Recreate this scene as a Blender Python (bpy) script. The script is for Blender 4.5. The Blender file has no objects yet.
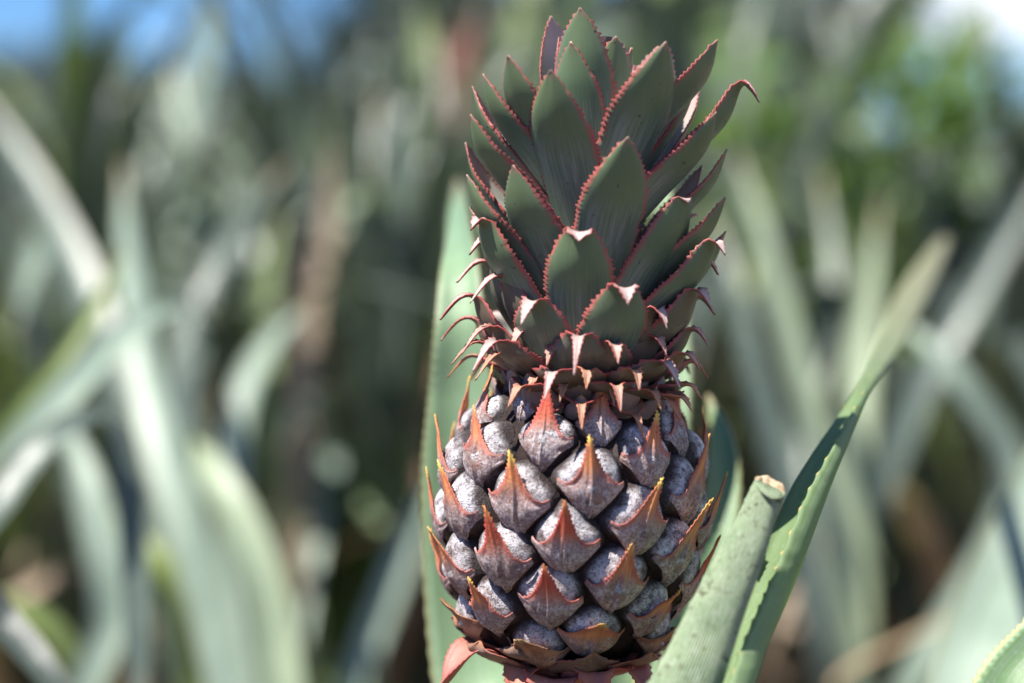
import bpy, math, random
from mathutils import Vector, Matrix, noise
R = math.radians
random.seed(7)
rnd = random.Random(11)
scene = bpy.context.scene
COL = scene.collection

# ------------------------------------------------------------------ camera
FL, SW, W, H = 75.0, 36.0, 1024, 683
PITCH = R(-5)
CAM = Vector((0, 0, 0.75))
D0 = 0.747
K = SW / FL / W * D0          # metres per picture pixel at the fruit
cd = bpy.data.cameras.new("camera"); cam = bpy.data.objects.new("camera", cd); COL.objects.link(cam)
cam.location = CAM; cam.rotation_euler = (R(90) + PITCH, 0, 0)
cd.lens = FL; cd.sensor_width = SW; cd.clip_start = 0.02; cd.clip_end = 3000
cd.dof.use_dof = True; cd.dof.focus_distance = D0 - 0.026; cd.dof.aperture_fstop = 3.75
scene.camera = cam
FWD = Vector((0, math.cos(PITCH), math.sin(PITCH))); UP = Vector((0, -math.sin(PITCH), math.cos(PITCH))); RT = Vector((1, 0, 0))
def P(px, py, d):
    s = SW / FL / W * d
    return CAM + FWD * d + RT * ((px - W / 2) * s) + UP * ((H / 2 - py) * s)
def pxw(w, d): return w * SW / FL / W * d

# ------------------------------------------------------------------ node helpers
class NT:
    def __init__(s, name):
        s.m = bpy.data.materials.new(name); s.m.use_nodes = True
        s.t = s.m.node_tree; s.t.nodes.clear()
        s.out = s.t.nodes.new('ShaderNodeOutputMaterial')
    def n(s, typ, **kw):
        nd = s.t.nodes.new(typ)
        for k, v in kw.items():
            if k in nd.inputs.keys(): nd.inputs[k].default_value = v
            else: setattr(nd, k, v)
        return nd
    def set(s, sock, v):
        if isinstance(v, bpy.types.NodeSocket): s.t.links.new(v, sock)
        elif v is not None:
            if isinstance(v, (tuple, list)) and len(v) == 3 and sock.type == 'RGBA': v = (*v, 1)
            sock.default_value = v
    def math(s, op, a, b=None, c=None):
        nd = s.t.nodes.new('ShaderNodeMath'); nd.operation = op
        s.set(nd.inputs[0], a)
        if b is not None: s.set(nd.inputs[1], b)
        if c is not None: s.set(nd.inputs[2], c)
        return nd.outputs[0]
    def mix(s, f, a, b, mode='MIX'):
        nd = s.t.nodes.new('ShaderNodeMix'); nd.data_type = 'RGBA'; nd.blend_type = mode
        s.set(nd.inputs[0], f); s.set(nd.inputs[6], a); s.set(nd.inputs[7], b)
        return nd.outputs[2]
    def ramp(s, v, lo, hi, a=0.0, b=1.0):
        nd = s.t.nodes.new('ShaderNodeMapRange'); nd.interpolation_type = 'SMOOTHSTEP'
        s.set(nd.inputs[0], v)
        for i, q in zip((1, 2, 3, 4), (lo, hi, a, b)): nd.inputs[i].default_value = q
        return nd.outputs[0]
    def uv(s, name):
        nd = s.t.nodes.new('ShaderNodeUVMap'); nd.uv_map = name
        sp = s.t.nodes.new('ShaderNodeSeparateXYZ'); s.t.links.new(nd.outputs[0], sp.inputs[0])
        return nd.outputs[0], sp.outputs[0], sp.outputs[1]
    def obj(s): return s.t.nodes.new('ShaderNodeTexCoord').outputs['Object']
    def noise(s, vec, scale, detail=4, rough=.55, sc3=None):
        if sc3:
            mp = s.t.nodes.new('ShaderNodeMapping'); s.t.links.new(vec, mp.inputs[0]); mp.inputs['Scale'].default_value = sc3; vec = mp.outputs[0]
        nd = s.t.nodes.new('ShaderNodeTexNoise'); s.t.links.new(vec, nd.inputs[0])
        nd.inputs['Scale'].default_value = scale; nd.inputs['Detail'].default_value = detail; nd.inputs['Roughness'].default_value = rough
        return nd.outputs[0]
    def rand(s):
        return s.t.nodes.new('ShaderNodeObjectInfo').outputs['Random']
    def finish(s, col, rough=.5, bump=None, bstr=.3, bdist=.001, spec=.4, trans=0, tcol=None, sheen=0):
        b = s.t.nodes.new('ShaderNodeBsdfPrincipled')
        s.set(b.inputs['Base Color'], col); s.set(b.inputs['Roughness'], rough); b.inputs['Specular IOR Level'].default_value = spec
        if sheen: b.inputs['Sheen Weight'].default_value = sheen
        if bump is not None:
            bp = s.t.nodes.new('ShaderNodeBump'); bp.inputs['Strength'].default_value = bstr; bp.inputs['Distance'].default_value = bdist
            s.set(bp.inputs['Height'], bump); s.t.links.new(bp.outputs[0], b.inputs['Normal'])
        if trans:
            tr = s.t.nodes.new('ShaderNodeBsdfTranslucent'); s.set(tr.inputs[0], tcol if tcol is not None else col)
            mx = s.t.nodes.new('ShaderNodeMixShader'); mx.inputs[0].default_value = trans
            s.t.links.new(b.outputs[0], mx.inputs[1]); s.t.links.new(tr.outputs[0], mx.inputs[2]); s.t.links.new(mx.outputs[0], s.out.inputs[0])
        else: s.t.links.new(b.outputs[0], s.out.inputs[0])
        return s.m

# ------------------------------------------------------------------ materials
def mat_crown(inner_side=False):
    t = NT('crown leaf skin' + (' upper side' if inner_side else ''))
    v1, s_, v = t.uv('UVMap'); v2, age, ln = t.uv('UV2')      # s_: 0..1 across, v along; age 0 fresh .. 1 old
    edge = t.math('ABSOLUTE', t.math('MULTIPLY_ADD', s_, 2, -1))
    ob = t.obj()
    nz = t.noise(ob, 260, 3); nz2 = t.noise(ob, 60, 3)
    st = t.noise(v1, 1, 4, .65, (46, 3.2, 1))
    green = t.mix(nz2, (.075, .15, .08), (.16, .25, .14))
    green = t.mix(t.ramp(st, .4, .7, 0, .45), green, (.20, .25, .21))
    green = t.mix(t.ramp(v, .45, .95, 0, .6), green, (.15, .20, .085))
    # silver scurf towards the base and down the middle
    sc = t.math('MULTIPLY', t.ramp(v, .2, .72, 1, 0), t.ramp(st, .40, .66))
    sc = t.math('MULTIPLY', sc, t.ramp(edge, .4, 1.0, 1, .45))
    c = t.mix(t.math('MULTIPLY', sc, .75), green, (.50, .53, .56))
    pale = t.math('MULTIPLY', t.ramp(v, .1, .7, .7, 0), .85)
    c = t.mix(pale, c, (.25, .335, .32))
    red = t.mix(nz, (.34, .03, .04), (.58, .13, .12))
    c = t.mix(t.math('MULTIPLY', t.ramp(age, .08, .62, 0, .85), t.ramp(nz2, .2, .8, .7, 1)), c, (.15, .075, .062))
    rim = t.math('ADD', edge, t.math('MULTIPLY_ADD', nz, .22, -.11))
    c = t.mix(t.ramp(rim, .80, 1.0, 0, .88), c, red)
    c = t.mix(t.ramp(v, .93, 1.0, 0, .7), c, (.36, .20, .16))
    c = t.mix(t.math('MULTIPLY', t.ramp(age, .72, .95), t.ramp(v, .6, .9)), c, (.55, .24, .10))
    spk = t.ramp(t.noise(ob, 420, 2), .70, .75, 0, .7)
    c = t.mix(spk, c, (.02, .015, .015))
    # the upper (inner) face is silvery pink
    inner = t.mix(t.ramp(st, .35, .7), (.20, .24, .19), (.55, .54, .52))
    inner = t.mix(t.ramp(v, .55, .85, 0, .9), inner, (.58, .42, .39))
    inner = t.mix(t.ramp(rim, .80, .98, 0, .7), inner, (.34, .09, .09))
    inner = t.mix(t.math('MULTIPLY', t.ramp(age, .6, .95), .8), inner, (.46, .21, .11))
    if inner_side: c = inner
    return t.finish(c, t.ramp(nz, .3, .7, .32, .52), st, .35, .0006, .5, .12)
def mat_eye():
    t = NT('fruitlet skin')
    v1, x, y = t.uv('UVMap')
    ob = t.obj()
    a = t.noise(ob, 1500, 3, .7); b = t.noise(ob, 170, 5, .65); g = t.noise(ob, 230, 6, .75)
    c = t.mix(t.ramp(b, .3, .7), (.11, .085, .085), (.30, .245, .25))
    c = t.mix(t.math('MULTIPLY', t.ramp(g, .34, .58, 0, .9), t.ramp(y, .1, .7, .45, 1)), c, (.84, .83, .86))
    c = t.mix(t.ramp(a, .54, .62, 0, .8), c, (.10, .065, .07))
    c = t.mix(t.ramp(t.noise(ob, 520, 4, .7), .58, .66, 0, .75), c, (.07, .04, .04))
    c = t.mix(t.ramp(b, .60, .68, 0, .75), c, (.06, .035, .03))
    c = t.mix(t.ramp(t.rand(), 0, 1, 0, .30), c, (.15, .10, .09))
    d = t.math('SUBTRACT', b, t.math('MULTIPLY', t.ramp(y, .25, .62), .35))
    c = t.mix(t.ramp(d, .40, .54, 0, .75), c, (.34, .16, .11))
    yl = t.math('MULTIPLY', t.ramp(t.rand(), .45, .8), t.math('MULTIPLY', t.ramp(y, .28, .45, 1, 0), t.ramp(x, .3, .6, 1, 0)))
    c = t.mix(t.math('MULTIPLY', yl, .6), c, (.62, .46, .20))
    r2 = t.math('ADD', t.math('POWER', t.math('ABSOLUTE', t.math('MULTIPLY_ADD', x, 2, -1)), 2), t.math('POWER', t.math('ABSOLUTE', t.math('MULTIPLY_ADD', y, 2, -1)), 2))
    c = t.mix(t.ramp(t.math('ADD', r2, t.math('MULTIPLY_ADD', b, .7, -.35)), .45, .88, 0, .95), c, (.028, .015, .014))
    h = t.math('ADD', t.math('MULTIPLY', a, .5), t.math('ADD', b, t.math('MULTIPLY', g, .6)))
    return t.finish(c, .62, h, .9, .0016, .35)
def mat_bract():
    t = NT('bract skin')
    v1, s_, v = t.uv('UVMap'); v2, age, y = t.uv('UV2')     # v 0 at base, 1 at the free edge; y 0..1 overall height
    ob = t.obj()
    a = t.noise(ob, 950, 3, .7); b = t.noise(ob, 130, 4, .6); st = t.noise(v1, 1, 4, .6, (30, 2.0, 1))
    c = t.mix(t.ramp(b, .3, .7), (.22, .14, .125), (.38, .29, .28))
    c = t.mix(t.math('MULTIPLY', t.ramp(a, .45, .58, 0, .75), t.ramp(b, .35, .6, .25, 1)), c, (.66, .61, .62))
    c = t.mix(t.ramp(a, .40, .32, 0, .6), c, (.06, .035, .03))
    c = t.mix(t.ramp(st, .50, .66, 0, .45), c, (.16, .075, .06))
    yy = t.math('ADD', y, t.math('MULTIPLY_ADD', b, .26, -.13))
    og = t.mix(t.ramp(st, .3, .7), (.74, .20, .06), (.85, .38, .13))
    mid = t.mix(t.ramp(st, .3, .7), (.42, .19, .14), (.54, .30, .24))
    c = t.mix(t.ramp(yy, .28, .60, 0, .75), c, mid)
    c = t.mix(t.math('MULTIPLY', t.ramp(yy, .42, .74, 0, .92), t.ramp(age, -1, 0, .2, 1)), c, og)
    c = t.mix(t.ramp(t.math('ADD', v, t.math('MULTIPLY_ADD', b, .1, -.05)), .70, 1.0, 0, .75), c, (.44, .11, .08))
    c = t.mix(t.math('MULTIPLY', t.ramp(yy, .78, .98), t.ramp(t.rand(), .1, .6, .45, 1)), c, (.90, .60, .14))
    c = t.mix(t.ramp(age, .5, 1, 0, .75), c, t.mix(t.ramp(b, .35, .65), (.16, .085, .05), (.42, .26, .15)))
    red = t.ramp(t.rand(), .70, .85, 0, .7)
    c = t.mix(t.math('MULTIPLY', red, t.ramp(yy, .4, .7)), c, (.50, .05, .045))
    c = t.mix(t.ramp(t.noise(ob, 300, 3), .70, .74, 0, .8), c, (.04, .02, .015))
    return t.finish(c, .55, t.math('ADD', t.math('MULTIPLY', st, 1.2), a), .5, .0008, .35, .10)
def mat_plain(name, c1, c2, scale, rough=.8, bd=.002, bs=.5, trans=0, sc3=None):
    t = NT(name); ob = t.obj(); n = t.noise(ob, scale, 5, .6, sc3)
    return t.finish(t.mix(t.ramp(n, .3, .7), c1, c2), rough, n, bs, bd, .3, trans)
def mat_leaf(name, dark, light, silver=.5, rough=.36, red=0.0, trans=.12, edge_tint=(.20, .17, .07), fine=60, tip=(.30, .22, .12), tr=(.90, 1.0), er=(.88, 1.0)):
    t = NT(name)
    v1, s_, v = t.uv('UVMap'); ob = t.obj()
    edge = t.math('ABSOLUTE', t.math('MULTIPLY_ADD', s_, 2, -1))
    st = t.noise(v1, 1, 5, .65, (fine, 2.5, 1)); n = t.noise(ob, 14, 4); f = t.noise(ob, 500, 3, .7)
    c = t.mix(t.ramp(n, .3, .7), dark, light)
    c = t.mix(t.ramp(st, .42, .66, 0, silver), c, (.33, .37, .35))
    c = t.mix(t.ramp(f, .55, .68, 0, .25), c, (.45, .50, .44))
    rv = t.rand()
    c = t.mix(t.ramp(rv, .5, 1, 0, .35), c, (light[0] * 1.5, light[1] * 1.35, light[2] * .8))
    c = t.mix(t.ramp(edge, er[0], er[1], 0, .75), c, edge_tint)
    c = t.mix(t.ramp(v, tr[0], tr[1], 0, .85), c, tip)
    c = t.mix(t.ramp(t.noise(ob, 220, 3), .69, .73, 0, .55), c, (.05, .05, .03))
    if red: c = t.mix(t.ramp(n, .35, .6, 0, red), c, (.30, .10, .07))
    return t.finish(c, rough, st, .3, .0008, .5, trans, (light[0] * 1.5, light[1] * 1.7, light[2] * .8))
M = {}
M['crown'] = mat_crown(); M['crownin'] = mat_crown(True); M['eye'] = mat_eye(); M['bract'] = mat_bract()
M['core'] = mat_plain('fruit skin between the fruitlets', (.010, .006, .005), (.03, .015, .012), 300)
M['crowncore'] = mat_plain('crown stem skin', (.06, .05, .045), (.12, .10, .09), 200)
M['stalk'] = mat_plain('stalk skin', (.10, .14, .07), (.20, .20, .10), 120, .6)
M['main'] = mat_leaf('front plant leaf skin', (.11, .21, .125), (.18, .30, .19), .5, .45, fine=70)
M['serr'] = mat_leaf('toothed leaf skin', (.09, .19, .065), (.15, .27, .10), .35, .42, edge_tint=(.45, .40, .16), fine=60)
M['fold'] = mat_leaf('folded leaf skin', (.16, .255, .11), (.24, .345, .18), .45, .58, trans=.38, edge_tint=(.62, .48, .18), fine=60, tip=(.36, .33, .22), tr=(.72, .95), er=(.945, .99))
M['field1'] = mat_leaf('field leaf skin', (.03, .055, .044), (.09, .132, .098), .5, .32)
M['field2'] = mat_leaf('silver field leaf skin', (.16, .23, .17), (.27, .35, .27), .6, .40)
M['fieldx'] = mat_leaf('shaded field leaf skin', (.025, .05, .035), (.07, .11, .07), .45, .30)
M['field3'] = mat_leaf('shade-darkened field leaf skin', (.013, .025, .020), (.042, .067, .048), .3, .40)  # field leaf colour darkened to stand for shade between the plants
M['field4'] = mat_leaf('yellow green leaf skin', (.09, .14, .035), (.18, .25, .07), .25, .40)
M['dry'] = mat_leaf('dried leaf skin', (.27, .19, .125), (.42, .32, .23), .25, .6, edge_tint=(.25, .14, .07), trans=.12)
M['rust'] = mat_leaf('reddish leaf skin', (.20, .08, .055), (.33, .17, .11), .25, .55, red=.5)
M['husk'] = mat_leaf('withered husk skin', (.09, .05, .035), (.34, .20, .12), .3, .6, red=.3, edge_tint=(.30, .07, .05), tip=(.5, .22, .10))
M['husk2'] = mat_leaf('brown neck leaf skin', (.22, .13, .11), (.38, .26, .24), .4, .55, edge_tint=(.22, .06, .04), tip=(.65, .34, .12))
M['weed'] = mat_leaf('fresh weed leaf skin', (.08, .155, .03), (.15, .24, .05), .2, .45, trans=.25)
M['pedun'] = mat_leaf('red stalk bract skin', (.42, .10, .09), (.56, .26, .18), .3, .5, red=.4, edge_tint=(.50, .06, .06), tip=(.55, .25, .12))

# cut leaf: striped green with pale bloom and dark specks
def mat_cut():
    t = NT('cut leaf skin'); v1, s_, v = t.uv('UVMap'); ob = t.obj()
    wv = t.n('ShaderNodeTexWave', wave_type='BANDS', bands_direction='X'); mp = t.t.nodes.new('ShaderNodeMapping'); mp.inputs['Scale'].default_value = (34, .15, 1)
    t.t.links.new(v1, mp.inputs[0]); t.t.links.new(mp.outputs[0], wv.inputs[0]); wv.inputs['Distortion'].default_value = .6; wv.inputs['Scale'].default_value = .6
    w = wv.outputs['Fac'] if 'Fac' in wv.outputs.keys() else wv.outputs[1]
    n = t.noise(ob, 70, 4); f = t.noise(ob, 900, 3, .7); g = t.noise(ob, 330, 4, .7)
    st = t.noise(v1, 1, 5, .7, (120, 26, 1))
    c = t.mix(t.ramp(n, .3, .7), (.20, .265, .15), (.30, .365, .22))
    c = t.mix(t.ramp(w, .2, .9, 0, .5), c, (.13, .23, .10))
    c = t.mix(t.ramp(st, .48, .66, 0, .6), c, (.50, .54, .44))
    c = t.mix(t.ramp(f, .56, .66, 0, .5), c, (.13, .17, .08))
    c = t.mix(t.math('MULTIPLY', t.ramp(g, .56, .64), t.ramp(n, .4, .6, .35, 1)), c, (.07, .065, .03))
    return t.finish(c, .62, t.math('ADD', w, t.math('MULTIPLY', f, .4)), .5, .0005, .3)
M['cut'] = mat_cut()
M['pulp'] = mat_plain('dried cut end', (.20, .12, .06), (.62, .50, .33), 420, .9, .001, .8)

# ------------------------------------------------------------------ mesh helpers
def mesh_obj(name, verts, faces, mat, parent=None, uv=None, uv2=None, smooth=True):
    me = bpy.data.meshes.new(name); me.from_pydata([tuple(v) for v in verts], [], faces)
    me.materials.append(mat)
    if uv:
        l = me.uv_layers.new(name='UVMap')
        for lp in me.loops: l.data[lp.index].uv = uv[lp.vertex_index]
    if uv2:
        l = me.uv_layers.new(name='UV2')
        for lp in me.loops: l.data[lp.index].uv = uv2[lp.vertex_index]
    if smooth:
        me.polygons.foreach_set('use_smooth', [True] * len(me.polygons))
    me.update()
    o = bpy.data.objects.new(name, me); COL.objects.link(o)
    if parent: o.parent = parent
    return o
def grid_faces(rows, cols, off=0, closed=False):
    f = []
    for i in range(rows - 1):
        for j in range(cols if closed else cols - 1):
            k = (j + 1) % cols
            f.append((off + i * cols + j, off + i * cols + k, off + (i + 1) * cols + k, off + (i + 1) * cols + j))
    return f
def solid(o, th, off=0):
    m = o.modifiers.new('thickness', 'SOLIDIFY'); m.thickness = th; m.offset = off; return o
def empty(name, loc, label, cat, group=None):
    o = bpy.data.objects.new(name, None); COL.objects.link(o); o.location = loc; o.empty_display_size = .05
    o['label'] = label; o['category'] = cat
    if group: o['group'] = group
    return o
def tag(o, label, cat, group=None):
    o['label'] = label; o['category'] = cat
    if group: o['group'] = group
    return o
def catmull(pts, n):
    """n samples along a Catmull-Rom through tuples of any length"""
    out = []; m = len(pts)
    for i in range(n):
        u = i / (n - 1) * (m - 1); k = min(int(u), m - 2); t = u - k
        p0 = pts[max(k - 1, 0)]; p1 = pts[k]; p2 = pts[k + 1]; p3 = pts[min(k + 2, m - 1)]
        out.append(tuple(.5 * (2 * b + (c - a) * t + (2 * a - 5 * b + 4 * c - d) * t * t + (-a + 3 * b - 3 * c + d) * t ** 3) for a, b, c, d in zip(p0, p1, p2, p3)))
    return out

# ------------------------------------------------------------------ the fruit plant
GROUND_Z = 0.0
O = P(573, 500, D0)
base_loc = Vector((O.x - .02, O.y + .02, 0))
plant = empty('pineapple_plant', base_loc, 'pineapple plant with a sharp grey-pink fruit, red-toothed crown and a cut-off leaf beside it', 'pineapple plant')
TILT = Matrix.Rotation(R(3.6), 4, 'Y') @ Matrix.Rotation(R(1.5), 4, 'X')
FR = Matrix.Translation(O - base_loc) @ TILT        # fruit frame -> plant frame

def lerp_tab(tab, x):
    if x <= tab[0][0]: return tab[0][1]
    for (a, p), (b, q) in zip(tab, tab[1:]):
        if x <= b:
            t = (x - a) / (b - a); t = t * t * (3 - 2 * t) if False else t
            return p + (q - p) * t
    return tab[-1][1]
PROF = [(-172, 30), (-160, 52), (-146, 80), (-130, 96), (-110, 106), (-80, 118), (-45, 125), (5, 128), (45, 122), (72, 110), (92, 93), (108, 74), (122, 60), (140, 48)]
def rad(z): return -8 + (lerp_tab(PROF, z - 6) + lerp_tab(PROF, z) + lerp_tab(PROF, z + 6)) / 3
def frame(theta, z):
    """origin on the core, tangent, up-along-surface, normal (front = -Y, +theta to the right)"""
    r = rad(z); dr = (rad(z + 4) - rad(z - 4)) / 8
    er = Vector((math.sin(theta), -math.cos(theta), 0)); et = Vector((math.cos(theta), math.sin(theta), 0))
    dr = max(-1.2, min(1.2, dr)) * .75
    m = (Vector((0, 0, 1)) + er * dr).normalized(); n = (er - Vector((0, 0, 1)) * dr).normalized()
    return er * r + Vector((0, 0, z)), et, m, n
# core
vs = []; zs = list(range(-172, 141, 6))
for z in zs:
    for j in range(48):
        a = j / 48 * 2 * math.pi; vs.append(Vector((math.sin(a), -math.cos(a), 0)) * rad(z) * K + Vector((0, 0, z * K)))
fruit = mesh_obj('fruit', vs, grid_faces(len(zs), 48, 0, True), M['core'], plant)
fruit.matrix_local = FR
fruit['label'] = 'grey-pink young fruit covered in dusty fruitlets with orange pointed bracts'

def dome_h(x, y, rx, ry, Hh):
    q = (x / rx) ** 2 + (y / ry) ** 2
    return Hh * max(0, 1 - q ** 1.25) ** .62 if q < 1 else 0
def make_eye(th, z, sc):
    o, et, m, n = frame(th, z)
    rx, ry, Hh = 34 * sc, 34.5 * sc, 23 * sc * rnd.uniform(.9, 1.1)
    sx, sy = rnd.uniform(0, 99), rnd.uniform(0, 99)
    vs, uv = [], []; NR, NA = 12, 32
    for i in range(NR):
        q = (i / (NR - 1)) ** .8
        for j in range(NA):
            a = j / NA * 2 * math.pi
            k = 1 + .05 * math.cos(4 * a) + .05 * math.sin(3 * a + sx) + .03 * math.sin(5 * a + sy)
            x, y = q * math.cos(a), q * math.sin(a)
            h = Hh * max(0, 1 - q ** 2.6) ** .6
            h += 3.4 * noise.noise(Vector((x * 1.7 + sx, y * 1.7 + sy, 0))) * (1 - q ** 3)
            # three sepals meet in a shallow beak below the middle
            for b in (1.57, 3.9, 5.5):
                da = abs((a - b + math.pi) % (2 * math.pi) - math.pi)
                h -= 2.0 * math.exp(-(da * q / .13) ** 2) * (1 - q) * min(1, q * 5)
            h += 3.0 * math.exp(-((x ** 2 + (y + .25) ** 2) / .03))
            vs.append((o + et * (x * rx * k) + m * (y * ry * k) + n * (h - 5)) * K)
            uv.append((x * .5 + .5, y * .5 + .5))
    return mesh_obj('fruitlet', vs, grid_faces(NR, NA, 0, True), M['eye'], fruit, uv)
def make_bract(th, z, sc, L, lean, out, sharp, age, wide=1.0):
    o, et, m, n = frame(th, z)
    NC, NRW = 37, 11; wx = 34.5 * sc * wide
    vs, uv, uv2 = [], [], []
    rx, ry, Hh = 35 * sc, 35.5 * sc, 23.5 * sc
    top = {}
    sd = rnd.uniform(0, 100)
    for i in range(NRW):
        v = i / (NRW - 1)
        for j in range(NC):
            s = j / (NC - 1) * 2 - 1; u = abs(s) ** 1.55; x = math.copysign(u, s) * wx
            yb = -42 * sc + 36 * sc * u ** 1.15
            g = (1 - u) ** sharp
            wob = noise.noise(Vector((s * 2.4 + sd, v * 1.5, sd)))
            yt = -5 * sc + L * g + 6 * sc * u ** 5 + wob * 4.0
            y = yb + (yt - yb) * v
            f = max(0, (y + 5 * sc)) / L if L else 0
            hh = dome_h(x, y, rx * 1.08, ry * 1.08, Hh)
            rise = (0 + 23.5 * max(0, min(1, (y + 41 * sc) / (38 * sc))) ** 1.12 * (1 - u ** 1.5)) * sc
            h = max(hh - 1.5, rise) if f < .5 else max(rise, (hh - 1.5) * (1 - f))
            h += out * f ** 1.3 + 2.5 * math.exp(-(s / .12) ** 2) * (1 - f) + wob * 1.5 + 1.5 * u * v + 2.0 * noise.noise(Vector((s * 5 + sd, v * 3, 1)))
            # the pointed part is a shallow trough: its edges bend forward-out
            h -= f * 5 * (1 - math.exp(-(x / 6.0) ** 2)) * -.6
            xx = x + lean * f ** 1.4
            vs.append((o + et * xx + m * y + n * (h - 3)) * K)
            uv.append((s * .5 + .5, v)); uv2.append((age, (y + 39 * sc) / (L + 34 * sc)))
    fc = grid_faces(NRW, NC)
    # fine spines along the free edge
    r0 = (NRW - 1) * NC; axis_tip = Vector(vs[r0 + NC // 2])
    for j in range(3, NC - 4):
        a, b = Vector(vs[r0 + j]), Vector(vs[r0 + j + 1])
        if (a - b).length < 1.2 * K or abs(j - NC // 2) < 2: continue
        side = -1 if j < NC // 2 else 1
        ln = rnd.uniform(1.5, 3.2) * K
        up = (axis_tip - (a + b) / 2).normalized()
        p = (a + b) / 2 + (et * side * .8 + up * .7).normalized() * ln
        vs.append(p); uv.append(uv[r0 + j]); uv2.append(uv2[r0 + j])
        fc.append((r0 + j, r0 + j + 1, len(vs) - 1))
    b = mesh_obj('bract', vs, fc, M['bract'], fruit, uv, uv2)
    return solid(b, 1.1 * K, 0)

PH = 4.3
for n in range(-44, 31):
    zc = 42 + PH * min(n, 5) + max(0, n - 5) * 3.45
    th = R(4 - 137.9 * n + rnd.uniform(-2, 2))
    zc += rnd.uniform(-1.5, 1.5)
    r = rad(zc); sc = 1.04 * max(.62, min(1.06, math.sqrt((r + 15) / 143)))
    if n < -28: sc *= .93
    sc *= .965 * max(.72, 1 - max(0, n - 4) * .022)
    if -39 <= n < 20: make_eye(th, zc, sc)
    L = 53 * sc + rnd.uniform(-6, 7); age = 0; wide = .96; sharp = 2.8 + rnd.uniform(-.25, .35); out = 10 + rnd.uniform(-3, 6)
    if n > 6: L += (n - 6) * 1.6; out += 2; sharp -= .3
    if n > 14: L += (n - 14) * 1.6; age = -min(1, (n - 13) / 4); out = 6; sharp = 1.9
    if n < -20: L *= .85
    if n < -32: age = min(1, (-32 - n) / 5 + .3); sharp = 1.5; wide = 1.15; L *= .62; out = 10
    make_bract(th, zc, sc, L, 19 * math.sin(th) + rnd.uniform(-8, 6), out, sharp, age, wide)

# ---- crown
crown_vs = []; cz = list(range(110, 470, 10))
for z in cz:
    r = 46 - (z - 110) * .085 if z < 440 else 8
    for j in range(24):
        a = j / 24 * 2 * math.pi; crown_vs.append(Vector((math.sin(a) * r, -math.cos(a) * r, z)) * K)
crown = mesh_obj('crown', crown_vs, grid_faces(len(cz), 24, 0, True), M['crowncore'], plant)
crown.matrix_local = FR
crown['label'] = 'tall crown of short stiff dark green leaves with red toothed edges'

def crown_leaf(name, th, rb, zb, rt, zt, wid, curl, age, mat, parent, lean=0, tooth=3.0, channel=.42, pitch=2.7, tipdrop=24, tipout=42, belly=.66, horn_w=None, wobble=1.6):
    er = Vector((math.sin(th), -math.cos(th), 0)); et = Vector((math.cos(th), math.sin(th), 0)); ez = Vector((0, 0, 1))
    Lz = zt - zb
    pts = [(rb, zb), (rb + (rt - rb) * belly * .55, zb + Lz * .30), (rb + (rt - rb) * (.45 + belly * .6), zb + Lz * .70), (rt, zt)]
    if curl > 0: pts.append((rt + tipout * .45 * curl, zt - tipdrop * .02)); pts.append((rt + tipout * curl, zt - tipdrop * curl))
    cl = catmull(pts, 60)
    nb = int(60 * 3 / (len(pts) - 1)) - 1
    # arc length
    ac = [0]
    for a, b in zip(cl, cl[1:]): ac.append(ac[-1] + math.hypot(b[0] - a[0], b[1] - a[1]))
    acb = ac[min(nb, 59)]
    Lt = ac[-1]; nr = max(16, int(Lt / pitch)); nr += nr % 2; NC = 13
    vs, uv, uv2 = [], [], []
    ph = rnd.uniform(0, 100)
    def at(d):
        d = max(0, min(Lt, d)); k = 0
        while k < len(ac) - 2 and ac[k + 1] < d: k += 1
        t = (d - ac[k]) / max(1e-6, ac[k + 1] - ac[k])
        return cl[k][0] + (cl[k + 1][0] - cl[k][0]) * t, cl[k][1] + (cl[k + 1][1] - cl[k][1]) * t
    for i in range(nr + 1):
        t = i / nr
        if curl <= .05:
            w = wid * (.84 + .32 * min(t, .5)) * max(0, 1 - (max(0, t - .48) / .52) ** 2.3)
        else:
            tb = min(.96, acb / Lt + .03)
            ho = horn_w or (.25 + .12 * (1 - curl))
            body = max(0, 1 - (max(0, t - tb * .5) / (tb * .5)) ** 3.2) if t < tb else 0
            horn = ho * (1 - max(0, t - tb) / (1 - tb) if t > tb else 1)
            w = wid * (.84 + .32 * min(t, .5)) * (horn + (1 - horn) * body)
        w = max(w, .25)
        for j in range(NC):
            s = j / (NC - 1) * 2 - 1
            d = t * Lt; ww = w
            if j in (0, NC - 1) and 2 < i < nr - 1:
                if i % 2: ww = w + tooth * (rnd.random() < .9) * (.35 + 1.0 * rnd.random()) * min(1, w / 9); d += pitch * .45
            r_, z_ = at(d); r2, z2 = at(d + 1.5); r1, z1 = at(d - 1.5)
            tr, tz = r2 - r1, z2 - z1; l = math.hypot(tr, tz) or 1; tr /= l; tz /= l
            nr_, nz_ = tz, -tr           # outward normal in the (r, z) plane
            back = channel * ww * s * s * (1.0 - .15 * t) + .10 * w * math.exp(-(s / .18) ** 2) * -.25
            wob = noise.noise(Vector((t * 3 + ph, s * 1.2, 0))) * wobble
            x = math.sin(s * 1.15) / math.sin(1.15) * ww * .96 + lean * t * t
            p = er * (r_ - nr_ * back + wob) + ez * (z_ - nz_ * back) + et * x
            vs.append(p * K); uv.append((s * .5 + .5, t)); uv2.append((age, Lt / 200))
    o = mesh_obj(name, vs, grid_faces(nr + 1, NC), mat, parent, uv, uv2)
    if mat is M['crown']: o.data.materials.append(M['crownin'])
    solid(o, 1.3 * K, 0)
    if mat is M['crown']: o.modifiers[0].material_offset = 1
    return o

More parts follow.
